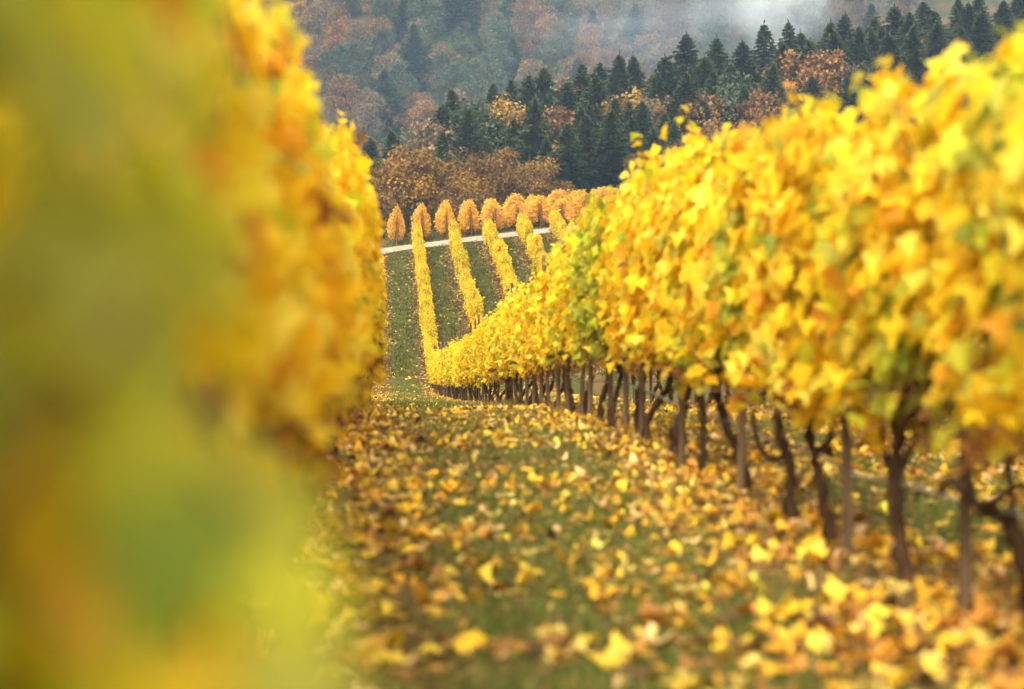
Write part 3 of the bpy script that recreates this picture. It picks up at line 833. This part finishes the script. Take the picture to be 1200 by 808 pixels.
# ------------------------------------------------------------------ trees
def broadleaf(seed, height, width, cols, n=6500, leaf=.34, bare=False, bark=M_TBARK, airy=1.0):
    r = np.random.default_rng(seed)
    th = height * .30
    parts = [tube(smooth_path([(0, 0, -.6), (r.normal(0, .1), r.normal(0, .1), th * .5), (r.normal(0, .25), r.normal(0, .25), th * 1.2), (r.normal(0, .4), r.normal(0, .4), height * .86)], 12), np.linspace(.028, .006, 12) * height, 8, .06, r)]
    lobes = []
    nl = 30
    for k in range(nl):
        a = r.uniform(0, 6.28); u = (k + .5) / nl
        zc = height * (.24 + .70 * u)
        prof = math.sin(math.pi * (0.16 + .80 * u)) ** .62
        rad = width * .5 * prof * math.sqrt(r.uniform(.12, 1)) * .78
        c = np.array([math.cos(a) * rad, math.sin(a) * rad, zc + r.normal(0, .03) * height])
        lobes.append((c, width * r.uniform(.11, .20)))
        st = np.array([0, 0, height * (.12 + .58 * u)])
        mid = st * .45 + c * .55 + np.array([0, 0, -.04 * height])
        q = smooth_path([st, mid, c], 7)
        parts.append(tube(q, np.linspace(.010, .002, 7) * height, 5, .05, r))
        for _ in range(14 if bare else 3):
            d = r.normal(0, 1, 3); d[2] = abs(d[2]) + .35; d /= np.linalg.norm(d)
            b = q[int(r.integers(3, 7))]
            parts.append(tube([b, b + d * width * .10 + r.normal(0, .05, 3), b + d * width * .21], np.array([.0032, .002, .0008]) * height, 4))
    trunk = mesh_np('trunk', *merge(parts), bark, smooth=True)
    nn = n if not bare else n // 7
    k = r.integers(0, nl, nn)
    cen = np.array([l[0] for l in lobes])[k]; rr = np.array([l[1] for l in lobes])[k]
    d = r.normal(0, 1, (nn, 3)); d /= np.linalg.norm(d, axis=1)[:, None]
    P = cen + d * (rr * r.random(nn) ** .45)[:, None] * np.array([1.15, 1.15, .85]) * airy
    P[:, 2] = np.maximum(P[:, 2], .3)
    lobec = cols[r.integers(0, len(cols), nl)] * (1 + .16 * r.standard_normal((nl, 1)))
    C = lobec[k] * (1 + .22 * r.standard_normal((nn, 1)))
    nr = d * .7 + r.normal(0, .6, (nn, 3)); tp = r.normal(0, 1, (nn, 3))
    Rm = frames(nr, tp); sc = r.uniform(.6, 1.3, nn) * leaf
    q = np.array([(-.42, -.1, 0), (0, -.5, .06), (.45, -.05, 0), (.08, .5, -.05)])
    V = np.einsum('nij,kj->nki', Rm, q) * sc[:, None, None] + P[:, None]
    F = (np.array([[0, 1, 2, 3]])[None] + (np.arange(nn) * 4)[:, None, None]).reshape(-1, 4)
    crown = mesh_np('crown', V.reshape(-1, 3), F, M_CROWN, np.clip(np.repeat(C, 4, 0), .004, .8))
    return trunk, crown

def conifer(seed, height, width, cols):
    r = np.random.default_rng(seed)
    zt = np.linspace(-.6, height, 10)
    trunk = mesh_np('trunk', *tube(np.stack([r.normal(0, .04, 10), r.normal(0, .04, 10), zt], -1), np.linspace(.017, .002, 10) * height, 7, .04, r), M_TBARK, smooth=True)
    Vs, Cs = [], []
    z = height * .06
    while z < height * .985:
        f = z / height
        rad = width * .5 * (1 - f) ** .92 * (1.0 if f > .12 else .8) + .02
        nb = int(6 + 5 * (1 - f))
        a0 = r.uniform(0, 6.28)
        for b in range(nb):
            a = a0 + b * 6.283 / nb + r.normal(0, .18)
            L_ = rad * r.uniform(.72, 1.22)
            if r.random() < .10: continue
            dirv = np.array([math.cos(a), math.sin(a)]); perp = np.array([-dirv[1], dirv[0]])
            ns = max(4, int(L_ * 4.0))
            s = np.linspace(.12, 1, ns)
            droop = -.38 * L_ * s ** 1.3 + .22 * L_ * s ** 3 + .10 * L_
            bc = cols[r.integers(len(cols))] * (1 + .18 * r.standard_normal())
            for si, dz in zip(s, droop):
                c = np.array([*(dirv * L_ * si), z + dz])
                wv = min(.30 + .14 * L_ * (1 - abs(si - .45)), .10 + .55 * L_) * r.uniform(.7, 1.2)
                for sg in (-1, 1):
                    tipv = c + np.array([*(perp * sg * wv + dirv * wv * .75), r.normal(-.16, .10)])
                    bw = np.array([*(dirv * min(.17, .06 + .2 * L_)), 0])
                    hang = np.array([0, 0, -r.uniform(.10, .30)])
                    Vs.append([c - bw, c + bw, tipv]); Cs.append(bc * r.uniform(.75, 1.25))
                    Vs.append([c - bw * .8, tipv * .6 + c * .4 + bw, (c + tipv) / 2 + hang]); Cs.append(bc * r.uniform(.6, 1.0))
        z += height * .021 * r.uniform(.8, 1.3) * (1.0 if f < .8 else .8)
    for _ in range(8):
        a = r.uniform(0, 6.28); zz = height * r.uniform(.95, 1.0); d = np.array([math.cos(a), math.sin(a), .8]) * .14
        p = np.array([0, 0, zz]); Vs.append([p - (0, 0, .15), p + (0, 0, .25), p + d]); Cs.append(cols[0])
    V = np.array(Vs).reshape(-1, 3); n = len(Vs)
    F = np.arange(n * 3).reshape(-1, 3)
    return trunk, mesh_np('crown', V, F, M_NEEDLE, np.clip(np.repeat(np.array(Cs), 3, 0), .003, .6))

CON_C = np.array([(.026, .043, .013), (.036, .056, .016), (.019, .034, .012), (.050, .068, .019)])
T_CON = [conifer(801 + i, h, wd, CON_C) for i, (h, wd) in enumerate([(18, 13.5), (17, 14), (19, 13), (15, 12.5), (20, 15)])]
BC_ = lambda *a: np.array(a)
T_OCH = [broadleaf(830 + i, 11.5, 10.5, BC_((.20, .098, .012), (.15, .072, .011), (.25, .13, .014), (.12, .068, .013)), n=11000, leaf=.27) for i in range(3)]
T_RUST = [broadleaf(840 + i, 13, 10.5, BC_((.20, .095, .025), (.15, .075, .025), (.23, .115, .03)), n=7000) for i in range(3)]
T_SAGE = [broadleaf(850 + i, 13.5, 10, BC_((.058, .082, .034), (.075, .092, .036), (.045, .068, .034)), n=7000) for i in range(3)]
T_TAN = [broadleaf(860 + i, 13, 8.5, BC_((.15, .10, .05), (.12, .08, .045), (.17, .11, .05)), n=4200, airy=1.25) for i in range(3)]
T_YEL = [broadleaf(870 + i, 12, 8, BC_((.34, .19, .02), (.26, .14, .02), (.38, .24, .03)), n=6000, leaf=.3) for i in range(2)]
T_BARE = [broadleaf(880 + i, 15, 8, BC_((.12, .085, .06), (.10, .08, .06)), n=3500, bare=True, bark=M_PALEBARK) for i in range(3)]
rt = np.random.default_rng(61)
def place_tree(kind, v, X, Y, sc, label, cat, group, sz=1.0):
    e = link(kind, None, None, (X, Y, float(H(X, Y)))); e.empty_display_size = 1
    e.rotation_euler = (rt.normal(0, .025), rt.normal(0, .025), rt.uniform(0, 6.28)); e.scale = (sc, sc * float(rt.uniform(.85, 1.15)), sc * sz)
    tag(e, label, cat, group)
    link('trunk', v[0], e); link('crown', v[1], e)
    return e
def at_px(px, Y): return (px - 452) / FPX * Y
GE, GR_, GF = 'ochre trees at the vineyard edge', 'dark conifers on the near ridge', 'trees on the hazy far hillside'

# ochre broadleaf trees just behind the orange rows: pixel x, distance, top pixel y
for i, (px, Y, ty, kind) in enumerate([(478, 186, 174, 0), (430, 194, 196, 0), (388, 190, 200, 0), (578, 190, 176, 1), (530, 200, 186, 0), (628, 202, 190, 1), (756, 205, 178, 0), (800, 208, 172, 0), (664, 216, 168, 1), (850, 214, 155, 0)]):
    X = at_px(px, Y); v = T_OCH[i % 3] if kind == 0 or i % 2 else T_YEL[0]
    topz = (432 - ty) / FPX * Y + CAMZ
    hgt = topz - float(H(X, Y)); b = 11.5 if v in T_OCH else 12.0
    place_tree('broadleaf_tree', v, X, Y, max(hgt, 5) / b, ['round ochre-brown tree directly behind the lowest orange vines', 'ochre tree half hidden behind the yellow row opposite the hose', 'ochre tree at the wood edge beyond the row opposite the hose',
        'yellow-ochre tree in front of the dark conifers', 'ochre-brown tree between two rounder ones behind the orange rows', 'thin yellow tree at the foot of the conifers', 'low ochre tree above the upper end of the orange rows', 'brown bushy tree under the tall conifers',
        'yellow tree squeezed between dark conifers', 'olive-brown tree just above the hose row tops'][i], 'tree', GE)

# conifers on the near ridge: pixel x, top pixel y, distance
con = [(372, 175, 232), (398, 182, 228), (432, 160, 240), (462, 150, 236), (492, 142, 244), (520, 120, 238), (545, 100, 240), (562, 122, 232), (577, 94, 246), (598, 89, 240), (617, 84, 246), (632, 75, 250),
       (610, 132, 226), (648, 118, 228), (660, 92, 246), (678, 70, 250), (700, 84, 244), (709, 68, 252), (726, 57, 250), (747, 58, 254), (690, 118, 230), (722, 110, 226), (748, 120, 228), (765, 82, 244), (786, 59, 252), (810, 34, 254),
       (828, 60, 246), (844, 39, 250), (862, 74, 240), (880, 42, 252), (872, 100, 230), (900, 21, 254), (916, 55, 244), (932, 19, 252), (945, 30, 256), (958, 40, 246), (971, 17, 254), (986, 9, 256), (1004, 30, 246), (1016, 24, 254),
       (1030, 11, 256), (1042, 22, 248), (1060, -2, 254), (1078, 6, 250), (1095, -8, 256), (1112, 4, 246), (1130, -12, 254), (1150, -6, 250), (1168, -18, 256), (1186, -10, 246), (1206, -20, 254), (1228, -16, 250), (1250, -26, 254),
       (1000, 78, 226), (1036, 62, 228), (1074, 58, 226), (1110, 52, 228), (1150, 44, 226), (1190, 40, 228), (955, 84, 226), (800, 104, 226), (828, 112, 224), (780, 128, 222), (668, 142, 206), (692, 130, 208), (716, 122, 207), (742, 132, 209), (766, 146, 211), (640, 158, 214), (795, 140, 214)]
for px in np.arange(380, 1240, 17.0):        # fillers in the depth of the belt
    crest = float(np.interp(px, [372, 460, 545, 632, 748, 844, 932, 1060, 1250], [180, 150, 102, 78, 60, 42, 22, 0, -24]))
    con.append((float(px + rt.normal(0, 6)), crest + float(rt.uniform(14, 66)), float(rt.uniform(222, 246))))
for i, (px, ty, Y) in enumerate(con):
    X = at_px(px, Y); v = T_CON[int(rt.integers(5))]; b = [18, 17, 19, 15, 20][T_CON.index(v)]
    hgt = (432 - ty) / FPX * Y + CAMZ - float(H(X, Y))
    hgt = max(hgt, 7)
    sc = (hgt / b) ** .8 * float(rt.uniform(.84, 1.22))
    lab = ('tall ' if hgt > 17 else 'short ' if hgt < 12 else '') + ('broad ' if sc > 1.05 * hgt / b else 'slender ' if sc < .88 * hgt / b else '') + ('dark green conifer along the crest of the near ridge' if Y >= 240 else 'dark green conifer low on the flank of the near ridge' if Y > 217 else 'dark green conifer standing at the foot of the near ridge')
    place_tree('conifer_tree', v, X, Y, sc, lab, 'tree', GR_, sz=(hgt / b) / sc)
# broadleaf colour between the conifers
for px, ty, Y, lst, lab in [(735, 100, 240, T_YEL, 'golden tree glimpsed between conifers of the near ridge'), (672, 88, 256, T_YEL, 'yellow-topped tree behind the ridge conifers'),
        (940, 66, 236, T_RUST, 'wide rusty brown tree among the ridge conifers'), (965, 64, 232, T_RUST, 'rusty tree standing with a wider rusty neighbour'), (915, 92, 228, T_TAN, 'tan bushy tree below the rusty pair'), (890, 112, 224, T_RUST, 'low russet tree under the ridge conifers'),
        (775, 112, 232, T_TAN, 'bare tan tree between dark conifers'), (1105, 46, 240, T_RUST, 'russet tree above the tallest vines of the hose row'), (1010, 82, 232, T_SAGE, 'grey-green bush among the conifers'),
        (1180, 58, 232, T_RUST, 'brown tree at the upper end of the ridge'), (840, 140, 218, T_OCH, 'dull ochre bush behind the hose row'),
        (600, 112, 232, T_YEL, 'amber tree half hidden by conifers on the descending end of the ridge'), (812, 108, 226, T_RUST, 'rust tree wedged under the tallest crest conifers'), (652, 128, 226, T_RUST, 'rust-orange tree in the middle of the conifer belt'),
        (560, 134, 230, T_SAGE, 'moss green tree among the lower conifers'), (862, 96, 230, T_SAGE, 'moss green tree beside the rusty pair'), (985, 60, 234, T_TAN, 'tan tree breaking the line of crest conifers'), (505, 150, 232, T_TAN, 'tan tree at the low end of the conifer belt'),
        (1060, 70, 234, T_SAGE, 'mossy green tree in front of the crest conifers')]:
    X = at_px(px, Y); v = lst[int(rt.integers(len(lst)))]
    hgt = max((432 - ty) / FPX * Y + CAMZ - float(H(X, Y)), 5)
    place_tree('broadleaf_tree', v, X, Y, hgt / 12.5, lab, 'tree', 'coloured trees on the near ridge')

# far hillside
pool = [(T_RUST, 'rust-brown broadleaf tree on the hazy far hillside', 'broadleaf_tree', 12.5, .20), (T_SAGE, 'grey-green broadleaf tree on the hazy far hillside', 'broadleaf_tree', 13, .38),
        (T_TAN, 'thin tan-leaved tree on the hazy far hillside', 'broadleaf_tree', 13, .22), (T_CON, 'single dark conifer on the hazy far hillside', 'conifer_tree', 17, .14), (T_YEL, 'amber tree on the hazy far hillside', 'broadleaf_tree', 12, .08)]
pw = np.array([p[4] for p in pool]); pw /= pw.sum()
for Y in np.arange(342, 545, 9.5):
    x0, x1 = at_px(215, Y), at_px(1080, Y)
    for X in np.arange(x0, x1, 9.0):
        xx = X + rt.normal(0, 2.2); yy = Y + rt.normal(0, 2.5)
        px, py = proj(xx, yy, float(H(xx, yy)))
        if py < -12 or py > 260: continue
        if px > 690 and py < 75:
            if rt.random() < .42:
                place_tree('broadleaf_tree', T_TAN[int(rt.integers(3))], xx, yy, rt.uniform(.8, 1.15), 'sparse tan tree among leafless ones behind the smoke', 'tree', 'sparse trees behind the smoke')
                continue
            place_tree('bare_tree', T_BARE[int(rt.integers(3))], xx, yy, rt.uniform(.8, 1.2), 'leafless pale-trunked tree behind the smoke on the far hillside', 'tree', 'leafless trees behind the smoke', sz=1.15)
            continue
        if px > 720 and py > 130: continue
        lst, lab, nm, b, _ = pool[int(rt.choice(5, p=pw))]
        sz_ = rt.uniform(.72, 1.2)
        place_tree(nm, lst[int(rt.integers(len(lst)))], xx, yy, sz_, ('small ' if sz_ < .85 else 'large ' if sz_ > 1.06 else '') + lab, 'tree', GF)

# undergrowth filling the wood floor
def undergrowth(n, r):
    Y = r.uniform(172, 360, n); px = r.uniform(250, 1250, n); X = at_px(px, Y)
    sz = r.uniform(.25, .6, n)
    P = np.stack([X, Y, H(X, Y) + r.random(n) ** 2 * 2.6 * np.clip(.5 + .8 * fnoise(X, Y, 91, .25), .1, 1.2)], -1)
    Rm = frames(r.normal(0, .7, (n, 3)) + (0, -.3, .5), r.normal(0, 1, (n, 3)))
    q = np.array([(-.5, -.1, 0), (0, -.5, .08), (.5, 0, 0), (.05, .5, -.08)])
    V = np.einsum('nij,kj->nki', Rm, q) * sz[:, None, None] + P[:, None]
    cc = np.array([(.05, .06, .025), (.10, .065, .03), (.14, .08, .025), (.035, .05, .022)])
    kk = np.clip(((fnoise(X, Y, 92, .2) + 1) * 2 + r.normal(0, .7, n)).astype(int), 0, 3)
    C = cc[kk] * (1 + .25 * r.standard_normal((n, 1)))
    return V.reshape(-1, 3), np.arange(n * 4).reshape(-1, 4), np.clip(np.repeat(C, 4, 0), .004, .6)
Vu, Fu, Cu = undergrowth(70000, rt)
tag(link('undergrowth', mesh_np('undergrowth', Vu, Fu, M_CROWN, Cu)), 'brown and green undergrowth on the wood floor', 'undergrowth', kind='stuff')

# ------------------------------------------------------------------ smoke and haze
def blob(name, px, py, Y, sx, sy, sz, dens, seed, scale, thr, label, color=(.66, .80, 1.0)):
    r = np.random.default_rng(seed)
    th = np.linspace(0, np.pi, 14); ph = np.linspace(0, 2 * np.pi, 22)[:-1]
    T_, P_ = np.meshgrid(th, ph, indexing='ij')
    V = np.stack([np.sin(T_) * np.cos(P_), np.sin(T_) * np.sin(P_), np.cos(T_)], -1).reshape(-1, 3)
    i, j = np.meshgrid(np.arange(13), np.arange(21), indexing='ij'); a = i * 21 + j; b = i * 21 + (j + 1) % 21
    F = np.stack([a, a + 21, b + 21, b], -1).reshape(-1, 4)
    m, N, L = node_mat(name)
    tc = N.new('ShaderNodeTexCoord')
    ln = N.new('ShaderNodeVectorMath'); ln.operation = 'LENGTH'; L.new(tc.outputs['Object'], ln.inputs[0])
    fo = N.new('ShaderNodeMapRange'); fo.interpolation_type = 'SMOOTHSTEP'
    fo.inputs[1].default_value = 1.0; fo.inputs[2].default_value = .1; fo.inputs[3].default_value = 0; fo.inputs[4].default_value = 1
    L.new(ln.outputs['Value'], fo.inputs[0])
    no = N.new('ShaderNodeTexNoise'); no.inputs['Scale'].default_value = scale; no.inputs['Detail'].default_value = 4
    L.new(tc.outputs['Object'], no.inputs['Vector'])
    nr = N.new('ShaderNodeMapRange'); nr.inputs[1].default_value = thr; nr.inputs[2].default_value = thr + .25
    L.new(no.outputs[0], nr.inputs[0])
    mu = N.new('ShaderNodeMath'); mu.operation = 'MULTIPLY'; L.new(fo.outputs[0], mu.inputs[0]); L.new(nr.outputs[0], mu.inputs[1])
    m2 = N.new('ShaderNodeMath'); m2.operation = 'MULTIPLY'; m2.inputs[1].default_value = dens; L.new(mu.outputs[0], m2.inputs[0])
    pv = N.new('ShaderNodeVolumePrincipled'); pv.inputs['Color'].default_value = (*color, 1); L.new(m2.outputs[0], pv.inputs['Density'])
    o = N.new('ShaderNodeOutputMaterial'); L.new(pv.outputs[0], o.inputs['Volume'])
    ob = link(name, mesh_np(name, V, F, m), None, (at_px(px, Y), Y, (432 - py) / FPX * Y + CAMZ))
    ob.scale = (sx, sy, sz)
    return tag(ob, label, 'smoke', kind='stuff')
blob('smoke', 915, -2, 318, 11, 8, 10, .34, 3, 2.2, .42, 'white smoke plume rising behind the ridge conifers', (.86, .93, 1.0))
blob('smoke', 800, 24, 318, 36, 14, 11, .032, 4, 2.4, .40, 'thin drifting veil of smoke before the leafless trees')
blob('smoke', 600, 60, 322, 52, 12, 24, .003, 5, 1.3, .30, 'faint mist trailing low across the far hillside')

zlo, zhi = float(GH.min()) - 1.5, float(GH.max()) + 30
x0, x1, y0, y1 = xs[0] - 5, xs[-1] + 5, ys[0] - 5, ys[-1] + 5
HV = np.array([(x, y, z) for z in (zlo, zhi) for y in (y0, y1) for x in (x0, x1)])
HF = np.array([[0, 2, 3, 1], [4, 5, 7, 6], [0, 1, 5, 4], [2, 6, 7, 3], [0, 4, 6, 2], [1, 3, 7, 5]])
m, N, L = node_mat('haze_air')
pv = N.new('ShaderNodeVolumePrincipled'); pv.inputs['Color'].default_value = (.45, .68, 1.0, 1); pv.inputs['Density'].default_value = 0.00026
o = N.new('ShaderNodeOutputMaterial'); L.new(pv.outputs[0], o.inputs['Volume'])
tag(link('haze', mesh_np('haze', HV, HF, m)), 'pale blue haze over the whole valley', 'haze', kind='stuff')
